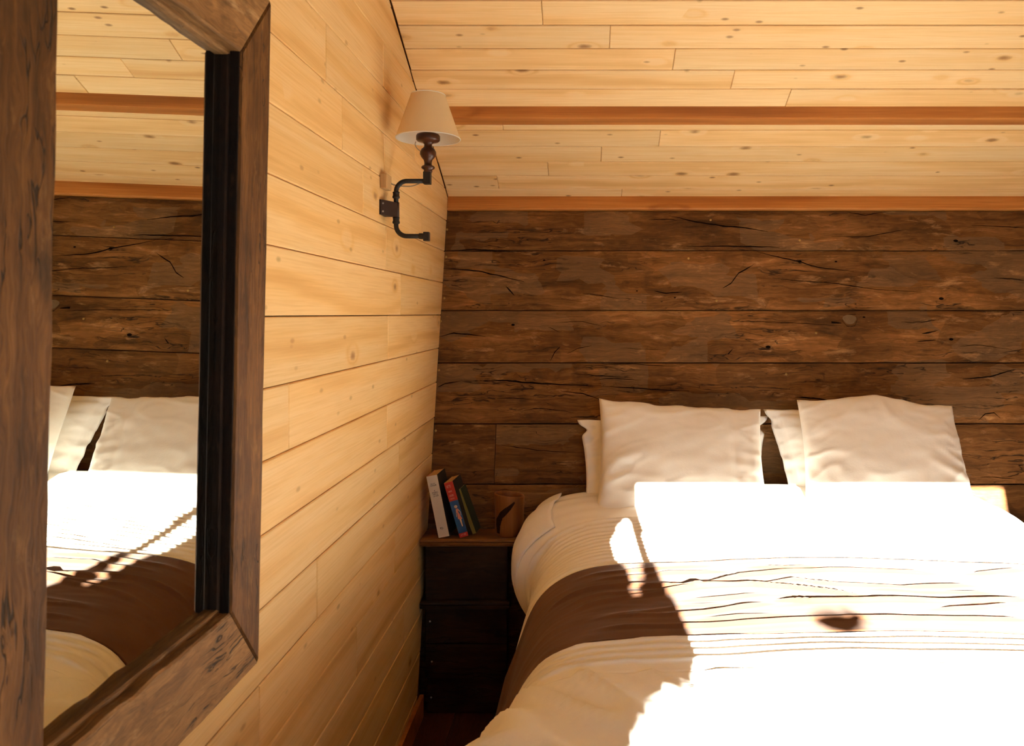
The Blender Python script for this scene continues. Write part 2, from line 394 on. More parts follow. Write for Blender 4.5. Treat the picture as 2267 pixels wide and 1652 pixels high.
# dark plank wall (leans back towards its top)
tz = Vector((0, WB, 1)).normalized(); nz = Vector((0, -1, WB)).normalized()
def wallp(x, y):                          # photograph point on the dark wall -> (u along X, s up the slope)
    D = wall_depth(y); return ((x - VX) / F * D, (VY - y) / F * D * math.sqrt(1 + WB * WB))
WO = Vector((0, WA, EYE))
def wpt(u, s, d=0.0): return WO + Vector((u, 0, 0)) + tz * s + nz * d
s_bot = wallp(1000, 1262)[1]; s_top = wallp(1000, 436)[1]
wbk = mesh('wall_back', [wpt(LX - .03, s_bot, -.034), wpt(RX + .05, s_bot, -.034), wpt(RX + .05, s_top + .06, -.034), wpt(LX - .03, s_top + .06, -.034),
                         wpt(LX - .03, s_bot, -.09), wpt(RX + .05, s_bot, -.09), wpt(RX + .05, s_top + .06, -.09), wpt(LX - .03, s_top + .06, -.09)],
           [(0, 1, 2, 3), (7, 6, 5, 4), (0, 4, 5, 1), (1, 5, 6, 2), (2, 6, 7, 3), (3, 7, 4, 0)], M['gap'])
tag(wbk, 'old dark oak plank wall behind the bed', 'wall', kind='structure')
yb = [466, 555, 687, 803, 938, 1072, 1178, 1262]
XR = RX - .002
for i in range(len(yb) - 1):
    s1 = wallp(1000, yb[i])[1]; s0 = wallp(1000, yb[i + 1])[1]
    segs = [(LX + .001, XR)]
    if i == 4: segs = [(LX + .001, wallp(1096, 1005)[0] - .001), (wallp(1096, 1005)[0] + .001, XR)]
    for (u0, u1) in segs:
        nu = max(8, int((u1 - u0) / .022)); nv = 9
        us = np.linspace(u0, u1, nu); A = np.zeros((nv + 4, nu + 2, 3))
        lf = random.uniform(-.002, .002); sd = random.random() * 50
        for a in range(-2, nv + 2):
            for b in range(-1, nu + 1):
                bb = min(max(b, 0), nu - 1); aa = min(max(a, 0), nv - 1)
                u = us[bb]; e0 = s0 + .0022 + .0016 * noise.noise(Vector((u * 9, sd, 0))); e1 = s1 - .0022 + .0016 * noise.noise(Vector((u * 9, sd, 7)))
                v = aa / (nv - 1); s = e0 + (e1 - e0) * v
                d = lf + .0022 * noise.noise(Vector((u * 5, s * 22, sd))) - .0025 * (abs(2 * v - 1) ** 8)
                if a < 0 or a >= nv: d = -.004 if a in (-1, nv) else -.032
                if b < 0 or b >= nu: d = -.032
                A[a + 2, b + 1] = wpt(u, s, d)
        gridmesh('plank', A, M['dark_oak'], wbk, smooth=False)
# long splits in the planks: thin dark slivers following the photographed cracks
def crack(parent, pts, w, dep=.0035):
    P2 = [Vector(wallp(*p)) for p in pts]; res = []
    for i in range(len(P2) - 1):
        for k in range(7): res.append(P2[i].lerp(P2[i + 1], k / 7))
    res.append(P2[-1]); vs, fs = [], []; n = len(res); sd = random.random() * 90
    for i, p in enumerate(res):
        t = i / (n - 1); ww = w * (math.sin(math.pi * min(max(t, .03), .97)) ** .6) * (.65 + .7 * abs(noise.noise(Vector((p.x * 40, sd, 0)))))
        off = .0022 * noise.noise(Vector((p.x * 30, sd, 5)))
        for q in (-1, 1): vs.append(wpt(p.x, p.y + off + q * ww / 2, dep - .0005 * abs(q)))
    for i in range(n - 1): fs.append((2 * i, 2 * i + 2, 2 * i + 3, 2 * i + 1))
    return vs, fs
cracks = [
 ([(1480, 478), (1540, 492), (1600, 501), (1650, 505), (1700, 514)], .007), ([(1520, 546), (1600, 546), (1680, 547), (1725, 549)], .006),
 ([(1000, 556), (1050, 553), (1095, 556), (1200, 556)], .006), ([(1500, 489), (1478, 486), (1436, 488)], .0035),
 ([(978, 595), (1060, 601), (1100, 610), (1160, 625)], .006), ([(1120, 635), (1130, 645), (1139, 655)], .010),
 ([(1675, 558), (1730, 572), (1770, 580), (1810, 593), (1890, 602)], .006), ([(1600, 638), (1618, 628), (1635, 605), (1668, 587)], .007),
 ([(1448, 645), (1475, 650), (1510, 648)], .006), ([(1290, 650), (1330, 655), (1370, 662)], .004), ([(1710, 617), (1770, 623), (1840, 627), (1940, 642), (2050, 648)], .0035),
 ([(2200, 616), (2240, 618), (2267, 622)], .005), ([(1840, 525), (1920, 525), (1960, 517), (2010, 508)], .004), ([(2150, 500), (2230, 503), (2267, 505)], .004),
 ([(1875, 470), (1915, 477), (1960, 470)], .004), ([(970, 747), (1005, 738), (1040, 741), (1075, 746)], .005), ([(1214, 725), (1240, 737)], .003),
 ([(1218, 800), (1228, 780), (1240, 768)], .006), ([(1255, 783), (1280, 772), (1310, 766)], .003), ([(1230, 715), (1290, 712), (1330, 722)], .003), ([(1370, 771), (1430, 774), (1490, 773)], .0025),
 ([(1612, 802), (1611, 785), (1622, 773)], .006), ([(1600, 711), (1700, 713), (1800, 718), (1880, 724)], .0025), ([(1995, 714), (2040, 714), (2078, 708)], .004), ([(2040, 740), (2075, 732)], .006),
 ([(2030, 757), (2072, 754)], .005), ([(2120, 767), (2170, 765), (2240, 775)], .0025), ([(1062, 843), (1120, 843), (1170, 848), (1240, 852), (1330, 855)], .007), ([(1330, 855), (1440, 862), (1520, 866)], .004),
 ([(1020, 845), (985, 850), (970, 858)], .005), ([(1330, 885), (1290, 872), (1240, 866)], .004), ([(1265, 828), (1320, 832), (1400, 838)], .003), ([(1310, 842), (1360, 838), (1420, 842)], .003),
 ([(1100, 883), (1140, 882), (1180, 885)], .0035), ([(1160, 908), (1200, 905), (1270, 914)], .003), ([(1290, 810), (1390, 806), (1500, 812)], .003), ([(2130, 840), (2190, 835), (2245, 818)], .006),
 ([(1760, 880), (1800, 882), (1850, 890)], .006), ([(2165, 930), (2180, 917), (2200, 914), (2214, 926)], .005), ([(1110, 985), (1150, 992), (1220, 1000), (1290, 1002)], .003),
 ([(1096, 1072), (1098, 1055), (1102, 1045)], .005), ([(2170, 1056), (2220, 1058), (2245, 1060)], .003),
 ([(1868, 700), (1864, 712), (1874, 722), (1892, 722), (1898, 708), (1894, 697), (1878, 696), (1867, 703)], .0035), ([(1838, 700), (1840, 714), (1862, 716)], .010)]
CV, CF = [], []
for pts_, w_ in cracks:
    v_, f_ = crack(wbk, pts_, w_); o_ = len(CV); CV += v_; CF += [tuple(i + o_ for i in q) for q in f_]
for (cx_, cy_, r_) in [(1912, 703, .004), (1205, 577, .004), (2083, 662, .007), (1410, 645, .003), (1700, 769, .007), (1494, 450 + 210, .003), (2105, 752, .006), (1850, 580, .004), (1770, 580, .006), (2115, 534, .007), (1136, 720, .005), (1400, 1018, .005)]:
    u, s = wallp(cx_, cy_); o_ = len(CV)
    for k in range(9): CV.append(wpt(u + r_ * 1.3 * math.cos(k * .698), s + r_ * .8 * math.sin(k * .698), .0034))
    CF.append(tuple(range(o_, o_ + 9)))
ck = mesh('crack', CV, CF, M['crack'], wbk); tag(ck, 'dark splits and nail holes in the old planks', kind='stuff')
# pale round plug and brass screws
u, s = wallp(1880, 708); plug = mesh('knot_plug', [wpt(u + .024 * math.cos(a) * (1 + .12 * math.sin(3 * a)), s + .018 * math.sin(a), .0032) for a in [k * .3927 for k in range(16)]], [tuple(range(16))],
     plain('knot_plug_wood', (.15, .095, .05), .8, 0, .002, .35, .2, 60), wbk)
scr = [(1573, 488), (1524, 573), (1586, 667), (1770, 533), (1806, 738), (1740, 829), (990, 509), (988, 570), (984, 661), (976, 712), (972, 820), (965, 954)]
sm = None
for (a, b) in scr:
    u, s = wallp(a, b); vs, fs = [], []
    for ring, (r, d) in enumerate(((.0042, .002), (.0042, .0042), (.0024, .0042), (.0016, .0028))):
        for k in range(8): vs.append(wpt(u + r * math.cos(k * .785), s + r * math.sin(k * .785), d))
    for ring in range(3):
        for k in range(8): fs.append((ring * 8 + k, ring * 8 + (k + 1) % 8, (ring + 1) * 8 + (k + 1) % 8, (ring + 1) * 8 + k))
    fs.append(tuple(range(24, 32))); mesh('screw', vs, fs, M['brass'], wbk)
# the rest of that wall below the ledge of the night stand and behind the bed
D_low = WA + WB * (s_bot / math.sqrt(1 + WB * WB))
lowb = box('lower_panel', (LX - .03, D_low + .02, -.05), (RX + .05, D_low + .07, Z(s_bot / math.sqrt(1 + WB * WB)) + .0), M['dark_oak'], wbk)

# wall plate along the top of the dark wall
s0, s1 = wallp(1000, 466)[1] + .001, s_top + .012
vs = []
for u in np.linspace(LX + .002, RX, 60):
    e = .0012 * noise.noise(Vector((u * 8, 3, 3)))
    vs += [wpt(u, s1, .012), wpt(u, s0 + .004 + e, .012), wpt(u, s0 + e, .007), wpt(u, s0 + e, -.03)]
fs = [(4 * i + k, 4 * i + k + 1, 4 * i + k + 5, 4 * i + k + 4) for i in range(59) for k in range(3)]
t1 = fixnormals(mesh('trim_1', vs, fs, M['beam'])); tag(t1, 'orange timber wall plate between the dark planks and the ceiling', 'beam', kind='structure')

# ceiling
cu = Vector((0, 1, -CB)).normalized(); cn = Vector((0, -CB, -1)).normalized(); CL = math.sqrt(1 + CB * CB)
CO = Vector((0, 0, Z(CA)))
cpt = lambda x, y, d=0: CO + Vector((x, 0, 0)) + cu * (y * CL) + cn * d
M['gap_ceiling'] = plain('joint_ceiling', (.26, .12, .04), .9)
cl = mesh('ceiling', [cpt(LX - .09, -.02, -.021), cpt(RX + .05, -.02, -.021), cpt(RX + .05, 2.97, -.021), cpt(LX - .09, 2.97, -.021),
                      cpt(LX - .09, -.02, -.08), cpt(RX + .05, -.02, -.08), cpt(RX + .05, 2.97, -.08), cpt(LX - .09, 2.97, -.08),
                      Vector((LX - .09, YB - .06, Z(roof(YB) + .01))), Vector((RX + .05, YB - .06, Z(roof(YB) + .01))), Vector((LX - .09, YB - .06, Z(roof(YB) + .08))), Vector((RX + .05, YB - .06, Z(roof(YB) + .08)))],
          [(3, 2, 1, 0), (4, 5, 6, 7), (2, 3, 7, 6), (0, 1, 9, 8), (4, 10, 11, 5), (8, 9, 11, 10), (1, 2, 6, 5), (0, 4, 7, 3), (1, 5, 11, 9), (0, 8, 10, 4)], M['gap_ceiling'])
tag(cl, 'sloping pine plank ceiling above the bed', 'ceiling', kind='structure')
rows = []
up_y = [237, 198, 156, 108.5, 57, 2]; up_j = [1745, 1622, 1492, 1350, 1200]
for i in range(5): rows.append((ceil_depth(up_y[i + 1]), ceil_depth(up_y[i]), [up_j[i]], (up_y[i] + up_y[i + 1]) / 2))
dn_y = [277, 289, 325, 359, 390, 419, 441]; dn_j = [1113, 1460, 1331, 1213, 1102, 1376]
for i in range(6): rows.append((ceil_depth(dn_y[i]), ceil_depth(dn_y[i + 1]), [dn_j[i]], (dn_y[i] + dn_y[i + 1]) / 2))
rows.append((ceil_depth(237), ceil_depth(277), [], 255))
d = ceil_depth(2)
while d > .08: rows.append((max(d - .08, .0), d, None, 0)); d -= .08
for (d0, d1, js, ym) in rows:
    if js is None: xs = [random.uniform(.1, 1.7)]
    else: xs = [(j - VX) / F * (d0 + d1) / 2 for j in js]
    e0 = LX + random.uniform(.0006, .0038)
    edges = [e0] + sorted(xs) + [RX]
    for a, b in zip(edges[:-1], edges[1:]):
        pl = [(a + .0005, d0 * CL + .0011), (b - .0005, d0 * CL + .0011), (b - .0005, d1 * CL - .0011), (a + .0005, d1 * CL - .0011)]
        board('ceiling_board', pl, CO, Vector((1, 0, 0)), cu, cn, .02, .0018, M['pine_ceiling'], cl, lift=random.uniform(-.0008, .0006))
# purlin
d0 = ceil_depth(237); zb = (VY - 262) / F * d0; d1 = zb * F / (VY - 277)
bm_ = box('trim_2', (LX + .001, d0, Z(zb)), (RX, d1 + .03, Z(zb + .07)), M['beam'], None, .0025)
tag(bm_, 'orange timber purlin running across the ceiling', 'beam', kind='structure')

# right wall and the wall with the window behind the camera
wr = mesh('wall_right', [(RX, a, b) for a, b in pts] + [(RX + .06, a, b) for a, b in pts],
          [(5, 4, 3, 2, 1, 0), (6, 7, 8, 9, 10, 11)] + [(i, (i + 1) % 6, (i + 1) % 6 + 6, i + 6) for i in range(6)], M['pine_right'])
fixnormals(wr); tag(wr, 'pine wall on the far side of the bed', 'wall', kind='structure')
DW = WA + WB * -.568
zt = -.556 - SUN_Z * (DW - YB); xr = 1.406 - SUN_X * (DW - YB)
wx0, wx1, wz0, wz1 = .02, xr, .02, zt
wf = box('wall_front', (LX - .05, YB - .12, -.05), (wx0, YB, Z(roof(YB) + .03)), M['dark_oak'])
merge(wf, box('a', (wx1, YB - .12, -.05), (RX + .05, YB, Z(roof(YB) + .03)), M['dark_oak']),
      box('b', (wx0, YB - .12, -.05), (wx1, YB, Z(wz0)), M['dark_oak']), box('c', (wx0, YB - .12, Z(wz1)), (wx1, YB, Z(roof(YB) + .03)), M['dark_oak']))
tag(wf, 'plank wall with the window behind the viewer', 'wall', kind='structure')
win = empty('window_1', (.5 * (wx0 + wx1), YB, Z(wz0))); tag(win, 'window letting the low sun onto the bed', 'window', kind='structure')
fr = box('window_frame', (wx0, YB - .11, Z(wz0)), (wx0 + .03, YB - .06, Z(wz1)), M['beam'])
merge(fr, box('a', (wx0, YB - .11, Z(wz0)), (wx1, YB - .06, Z(wz0) + .03), M['beam'])); under(fr, win)
pn = box('pane', (wx0 + .03, YB - .09, Z(wz0) + .03), (wx1, YB - .086, Z(wz1)), M['pane']); under(pn, win)
# dark sheet added out of view, cut to shape the sun on the bed
yc = YB + .06
def sun_at(x, y, zr=-.62):               # photograph point on the bed -> where its sun ray crosses the added sheet
    D = -zr * F / (y - VY); X = (x - VX) / F * D
    return X - SUN_X * (D - yc), zr - SUN_Z * (D - yc)
edge = [sun_at(*p) for p in [(1408, 1130), (1430, 1190), (1460, 1270), (1500, 1335), (1530, 1400), (1560, 1470), (1550, 1530), (1480, 1572), (1430, 1595), (1418, 1652)]]
edge = [(edge[0][0], wz1 + .1)] + edge + [(edge[-1][0] - .05, wz0 - .1)]
ez = np.array([e[1] for e in edge])[::-1]; ex = np.array([e[0] for e in edge])[::-1]
hole = [sun_at(*p) for p in [(1379, 1150), (1366, 1185), (1358, 1212), (1368, 1235), (1392, 1268), (1404, 1318), (1412, 1318), (1421, 1265), (1410, 1215), (1388, 1165)]]
def inside(pt, poly):
    c = False
    for i in range(len(poly)):
        a, b = poly[i - 1], poly[i]
        if (a[1] > pt[1]) != (b[1] > pt[1]) and pt[0] < (b[0] - a[0]) * (pt[1] - a[1]) / (b[1] - a[1]) + a[0]: c = not c
    return c
vs, fs, ids = [], [], {}
def cv(i, j, h=.008):
    if (i, j) not in ids:
        xx = wx0 - .06 + i * h; zz = wz0 - .12 + j * .008
        ids[(i, j)] = len(vs); vs.append((xx, yc + .015 * math.sin(xx * 70), Z(zz)))
    return ids[(i, j)]
for j in range(int((wz1 - wz0 + .2) / .008)):
    zz = wz0 - .12 + (j + .5) * .008; xe = float(np.interp(zz, ez, ex))
    for i in range(int((xe - wx0 + .06) / .008)):
        xx = wx0 - .06 + (i + .5) * .008
        if inside((xx, zz), hole): continue
        fs.append((cv(i, j), cv(i + 1, j), cv(i + 1, j + 1), cv(i, j + 1)))
mask_o = mesh('sun_mask', vs, fs, M['sun_mask']); under(mask_o, win)
# bird-shaped piece added out of view to cast the spot on the runner
bx, bz = sun_at(1850, 1375)
prof = [(-.055, .004), (-.03, .013), (-.005, .016), (.02, .013), (.036, .018), (.046, .012), (.060, .008), (.044, .002), (.03, -.008), (.0, -.016), (-.03, -.010)]
yo_ = YB - .10; bx -= SUN_X * (yc - yo_); bz -= SUN_Z * (yc - yo_)
vs = [(bx + a, yo_ - .006, Z(bz + b)) for a, b in prof] + [(bx + a, yo_ + .006, Z(bz + b)) for a, b in prof]; n = len(prof)
cutout = mesh('shadow_cutout', vs, [tuple(range(n)), tuple(range(2 * n - 1, n - 1, -1))] + [(i, i + n, (i + 1) % n + n, (i + 1) % n) for i in range(n)], M['beam']); fixnormals(cutout); under(cutout, win)

# ------------------------------------------------------------------ the mirror
mir = empty('wall_mirror', (-.492, .835, Z(-.02)))
mo = Vector(mir.location)
XF, XG, XBk = -.457, -.482, -.506
yi0, yi1, yo0, yo1 = .66, 1.008, .565, 1.098
zi0, zi1, zo0, zo1 = -.392, .345, -.498, .448
def mpart(name, quad, x0, x1, mat, ch=.0025, wav=.0):
    """quad in (y, z rel) -> prism between x0 (back) and x1 (front)"""
    n_ = len(quad); ins = inset_poly(quad, ch)
    vs = [(x1, a, Z(b)) for a, b in ins] + [(x1 - ch, a, Z(b)) for a, b in quad] + [(x0, a, Z(b)) for a, b in quad]
    fs = [tuple(range(n_))] + [(r + i, r + n_ + i, r + n_ + (i + 1) % n_, r + (i + 1) % n_) for r in (0, n_) for i in range(n_)] + [tuple(range(3 * n_ - 1, 2 * n_ - 1, -1))]
    o = mesh(name, [Vector(v) - mo for v in vs], fs, mat, mir); return o
def wedge(a, b, k, amp, seed):            # irregular edge between two corners
    out = []
    for i in range(k + 1):
        t = i / k; e = amp * noise.noise(Vector((t * 9, seed, 1))) * math.sin(math.pi * t)
        dx, dz = b[0] - a[0], b[1] - a[1]; l = math.hypot(dx, dz)
        out.append((a[0] + dx * t - dz / l * e, a[1] + dz * t + dx / l * e))
    return out
g = .0007
def trap(a, b, c, d, seed): return wedge(a, b, 16, .004, seed)[:-1] + [b] + wedge(c, d, 16, .0035, seed + 5)
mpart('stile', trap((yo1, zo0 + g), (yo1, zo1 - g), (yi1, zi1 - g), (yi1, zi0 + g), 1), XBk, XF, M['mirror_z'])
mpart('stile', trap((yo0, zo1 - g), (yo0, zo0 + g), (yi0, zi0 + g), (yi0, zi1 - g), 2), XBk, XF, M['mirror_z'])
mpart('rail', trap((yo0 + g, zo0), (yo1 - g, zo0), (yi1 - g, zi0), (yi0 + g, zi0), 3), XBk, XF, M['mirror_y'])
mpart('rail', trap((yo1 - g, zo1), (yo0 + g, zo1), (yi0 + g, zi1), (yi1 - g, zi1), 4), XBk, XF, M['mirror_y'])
bw = .006
M['charred'] = old_oak('charred_oak', 'Z', [(.003, .0012, .0005), (.010, .004, .0015), (.022, .009, .003), (.06, .027, .010)], scale=1.6)
for quad in ([(yi1 - .0015, zi0), (yi1 + .001, zi0), (yi1 + .001, zi1), (yi1 - .0015, zi1)], [(yi0 - .001, zi0), (yi0 + .0015, zi0), (yi0 + .0015, zi1), (yi0 - .001, zi1)]):
    mpart('inner_edge', quad, XG, XF - .003, M['charred'], .0004)
for quad, mt in (([(yi1 - bw, zi0), (yi1 + .002, zi0), (yi1 + .002, zi1), (yi1 - bw, zi1)], 'charred'), ([(yi0 - .002, zi0), (yi0 + bw, zi0), (yi0 + bw, zi1), (yi0 - .002, zi1)], 'charred'),
                 ([(yi0, zi0 - .002), (yi1, zi0 - .002), (yi1, zi0 + bw), (yi0, zi0 + bw)], 'mirror_y'), ([(yi0, zi1 - bw), (yi1, zi1 - bw), (yi1, zi1 + .002), (yi0, zi1 + .002)], 'mirror_y')):
    mpart('bead', quad, XG - .002, XG + .010, M[mt], .002)
mesh('mirror_glass', [Vector((XG, a, Z(b))) - mo for a, b in ((yi0 - .01, zi0 - .01), (yi1 + .01, zi0 - .01), (yi1 + .01, zi1 + .01), (yi0 - .01, zi1 + .01))] +
     [Vector((XG - .006, a, Z(b))) - mo for a, b in ((yi0 - .01, zi0 - .01), (yi1 + .01, zi0 - .01), (yi1 + .01, zi1 + .01), (yi0 - .01, zi1 + .01))],
     [(0, 1, 2, 3), (7, 6, 5, 4), (0, 4, 5, 1), (1, 5, 6, 2), (2, 6, 7, 3), (3, 7, 4, 0)], M['mirror'], mir)
mir.rotation_euler = (0, math.radians(1.1), 0)
tag(mir, 'tall mirror in a rough reclaimed oak frame on the pine wall', 'mirror')

# ------------------------------------------------------------------ wall lamp
LY = 2.0
lz = lambda y: Z((VY - y) / F * LY)
lx = lambda x: (x - VX) / F * LY
lamp = empty('wall_lamp', (LX, LY, lz(465)))
px, ax = lx(877), lx(946)
R_ = .028
def arc(c, a0, a1, r, n=10): return [Vector((c[0] + r * math.cos(a0 + (a1 - a0) * i / n), LY, c[1] + r * math.sin(a0 + (a1 - a0) * i / n))) for i in range(n + 1)]
za, zb_ = lz(401), lz(523)
path_top = [Vector((px, LY, lz(465)))] + arc((px + R_, za - R_), math.pi, math.pi / 2, R_) + [Vector((ax, LY, za))]
path_bot = [Vector((px, LY, lz(465)))] + arc((px + R_, zb_ + R_), math.pi, 1.5 * math.pi, R_) + [Vector((ax + .004, LY, zb_))]
for pth in (path_top, path_bot): under(tube('arm_pipe', pth, .0062, M['iron']), lamp)
for yy in (433, 489):
    zc_ = lz(yy); under(lathe('collar', [(.0075, -.008), (.0095, -.006), (.0095, -.003), (.0082, 0), (.0082, .006), (.0095, .008), (.007, .010)], (px, LY, zc_), M['iron'], seg=20), lamp)
z0_, z1_ = lz(481), lz(449)
ya_, th_ = LY - .060, .0035
bp = [(LX + .0003, ya_), (LX + .0045, ya_ - .001), (px + .004, LY - .007), (px + .004, LY - .003), (LX + .0003, LY - .006)]
br = fixnormals(mesh('bracket', [(a, b, z0_) for a, b in bp] + [(a, b, z1_) for a, b in bp], [tuple(range(4, -1, -1)), tuple(range(5, 10))] + [(i, (i + 1) % 5, (i + 1) % 5 + 5, i + 5) for i in range(5)], M['iron_red']))
under(br, lamp); under(tube('sleeve', [(px, LY, z0_ - .001), (px, LY, z1_ + .001)], .0082, M['iron_red'], seg=20), lamp)
for zz in (z0_ + .008, z1_ - .009):
    s_ = lathe('screw', [(.0028, 0), (.0024, .0012), (.0008, .0018)], (0, 0, 0), M['steel'], seg=10)
    for v in s_.data.vertices: v.co = Vector((LX + .0085 + v.co.x, ya_ + .0035 - v.co.z, zz + v.co.y))
    s_.parent = br
under(box('socket_block', (ax - .0095, LY - .0095, lz(408)), (ax + .0095, LY + .0095, lz(381)), M['iron'], None, .0015), lamp)
under(box('end_cap', (lx(938), LY - .0085, lz(534)), (lx(951), LY + .0085, lz(514)), M['iron'], None, .0015), lamp)
under(tube('reducer', [(lx(928), LY, zb_), (lx(940), LY, zb_)], .0078, M['iron']), lamp)
H = lambda y: lz(y)
base_z = lz(381)
prof = [(.0105, 0), (.0115, .003), (.0105, .006), (.0165, .010), (.0178, .013), (.0160, .016), (.0100, .019), (.0096, .025), (.0112, .032), (.0172, .039), (.0210, .046), (.0208, .053), (.0172, .060),
        (.0105, .066), (.0098, .073), (.0150, .078), (.0270, .0805), (.0305, .084), (.0308, .094), (.0285, .0985), (.005, .099)]
under(lathe('turned_stem', prof, (ax + .002, LY, base_z - .001), M['turned'], seg=40), lamp)
sx_, szb, szt = lx(948), lz(307), lz(211)
rb, rt, th = .0830, .0440, .0012
k = 56; vs, fs = [], []
rings = [(rt, szt), (rb, szb)]
sh = lathe('lamp_shade', [(rt + (rb - rt) * i / 8, szt + (szb - szt) * i / 8) for i in range(9)][::-1], (sx_, LY, 0), M['shade'], seg=k); 
bm = bmesh.new(); bm.from_mesh(sh.data); bmesh.ops.delete(bm, geom=[f for f in bm.faces if len(f.verts) > 4], context='FACES'); bm.to_mesh(sh.data); bm.free(); under(sh, lamp)
li = lathe('shade_lining', [(rt - th + (rb - rt) * i / 8, szt + (szb - szt) * i / 8) for i in range(9)], (sx_, LY, 0), M['shade_in'], seg=k)
bm = bmesh.new(); bm.from_mesh(li.data); bmesh.ops.delete(bm, geom=[f for f in bm.faces if len(f.verts) > 4], context='FACES'); bm.to_mesh(li.data); bm.free(); li.parent = sh
for r_, z_ in ((rb, szb), (rt, szt)):
    tube('shade_rim', [(sx_ + (r_ - .0003) * math.cos(a), LY + (r_ - .0003) * math.sin(a), z_) for a in np.linspace(0, 2 * math.pi, 49)], .0014, M['shade_in'], sh, seg=8)
under(tube('bulb_holder', [(sx_, LY, lz(302)), (sx_, LY, lz(262))], .014, M['shade_in']), lamp)
def smooth_path(ps, n=10):
    ps = [Vector(p) for p in ps]; out = []
    for i in range(len(ps) - 1):
        p0, p1, p2, p3 = ps[max(i - 1, 0)], ps[i], ps[i + 1], ps[min(i + 2, len(ps) - 1)]
        for k_ in range(n):
            t = k_ / n; out.append(.5 * ((2 * p1) + (p2 - p0) * t + (2 * p0 - 5 * p1 + 4 * p2 - p3) * t * t + (3 * p1 - p0 - 3 * p2 + p3) * t ** 3))
    return out + [ps[-1]]
under(tube('cable', smooth_path([(LX + .018, LY - .012, lz(408)), (lx(876), LY + .012, lz(409)), (lx(905), LY + .012, lz(411)), (lx(925), LY + .008, lz(406)), (lx(934), LY + .004, lz(400))]), .0016, M['cable'], seg=8), lamp)
under(tube('cable', smooth_path([(lx(923), LY - .012, lz(316)), (lx(922), LY - .016, lz(323)), (lx(926), LY - .014, lz(331)), (lx(932), LY - .012, lz(336))]), .0013, M['cable'], seg=8), lamp)
tag(lamp, 'wall lamp of bent black pipe with turned wood stem and cream shade', 'lamp')
jb = box('junction_box', (LX + .0002, LY - .055, lz(424)), (LX + .018, LY - .005, lz(392)), M['block'], None, .0025)
tag(jb, 'small pale wooden junction box on the wall beside the lamp pipe', 'junction box')

# ------------------------------------------------------------------ night stand
ND = 2.40                                # depth of its front lip
ns = empty('nightstand', (-.33, 2.46, 0))
nx0, nx1 = LX + .004, -.190
zt_ = Z(-.706); zl = Z(-.902)
def back(zr): return min(WA + WB * zr, 2.56) - .006
def slab(name, z_top, prof, x1, yback, mat):
    """moulded slab: prof = (dy from the lip towards the wall, dz) front profile, top to bottom"""
    vs, fs = [], []
    for xx in (nx0, x1):
        vs += [(xx, yback, z_top)] + [(xx, ND + a, z_top + b) for a, b in prof] + [(xx, yback, z_top + prof[-1][1])]
    n_ = len(prof) + 2
    fs = [(i, (i + 1) % n_, (i + 1) % n_ + n_, i + n_) for i in range(n_)] + [tuple(range(n_ - 1, -1, -1)), tuple(range(n_, 2 * n_))]
    o = fixnormals(mesh(name, vs, fs, mat)); return under(o, ns)
mould = [(.006, 0), (.001, -.003), (0, -.007), (.003, -.010), (.0035, -.012), (.0005, -.015), (.0015, -.021), (.008, -.024)]
slab('top_board', zt_, mould, nx1, back(-.74), M['night_top'])
yb_ = back(-.93)
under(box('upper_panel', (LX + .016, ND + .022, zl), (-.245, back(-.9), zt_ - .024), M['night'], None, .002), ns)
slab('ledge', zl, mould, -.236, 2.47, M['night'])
zc_ = zl - .024
fbs = []
for i, (za_, zb2) in enumerate(((.02, .115), (.1165, .225), (.2265, zc_ - .0005))):
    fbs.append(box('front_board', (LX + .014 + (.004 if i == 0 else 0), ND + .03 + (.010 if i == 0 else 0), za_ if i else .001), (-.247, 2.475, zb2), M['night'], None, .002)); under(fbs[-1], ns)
for q_, (a, b) in enumerate(((952, 1376), (956, 1465), (953, 1548))):
    p = P(a, b, ND + .03); s_ = lathe('screw', [(.0032, 0), (.003, .001), (.001, .0016)], (0, 0, 0), M['steel'], seg=10)
    for v in s_.data.vertices: v.co = Vector((p.x + v.co.x, ND + .0305 - v.co.z + (.010 if b > 1500 else 0), p.z + v.co.y))
    s_.parent = fbs[2 - q_]
tag(ns, 'narrow dark wooden nightstand between the pine wall and the bed', 'nightstand')

# ------------------------------------------------------------------ books and cup
SP_LAST = {}
def book(name, bl, w, h, dep, lean, yaw, cover, spine_bands, pages_top=True):
    """bl: bottom-left corner of the spine; lean in radians, positive = top to the left"""
    e = empty(name, bl)
    R3 = Matrix.Rotation(yaw, 4, 'Z') @ Matrix.Rotation(-lean, 4, 'Y')
    def bxl(nm, lo, hi, mat):
        return box(nm, lo, hi, mat, e)
    c = .0013
    bxl('cover', (0, 0, 0), (c, dep, h), cover[0]); bxl('cover', (w - c, 0, 0), (w, dep, h), cover[1])
    z = 0
    sp_ = None
    for (f0, f1, m_) in spine_bands:
        sp_ = bxl('spine', (0, -.0012, f0 * h), (w, 0.0002, f1 * h), m_)
    bxl('pages', (c, .0005, .0012), (w - c, dep - .002, h - .0012), M['paper'])
    e['n'] = 0; del e['n']; SP_LAST[name] = [c_ for c_ in e.children if c_.name.startswith('spine')]
    e.matrix_world = Matrix.Translation(bl) @ R3
    return e
topz = zt_ + .0006
p = P(971, 1178, 2.413); lean_a = math.atan2(28, 137)
bA = book('book', Vector((p.x, 2.415, topz + .004)), .0345, .196, .105, lean_a, math.radians(-3), (M['spine_red'], M['cover_black']), [(0, 1, M['spine_white'])])
bA.location.z = topz + .0006
tag(bA, 'thick paperback with a white spine leaning against the pine wall', 'book', 'books on the nightstand')
spA = SP_LAST['book'][0]
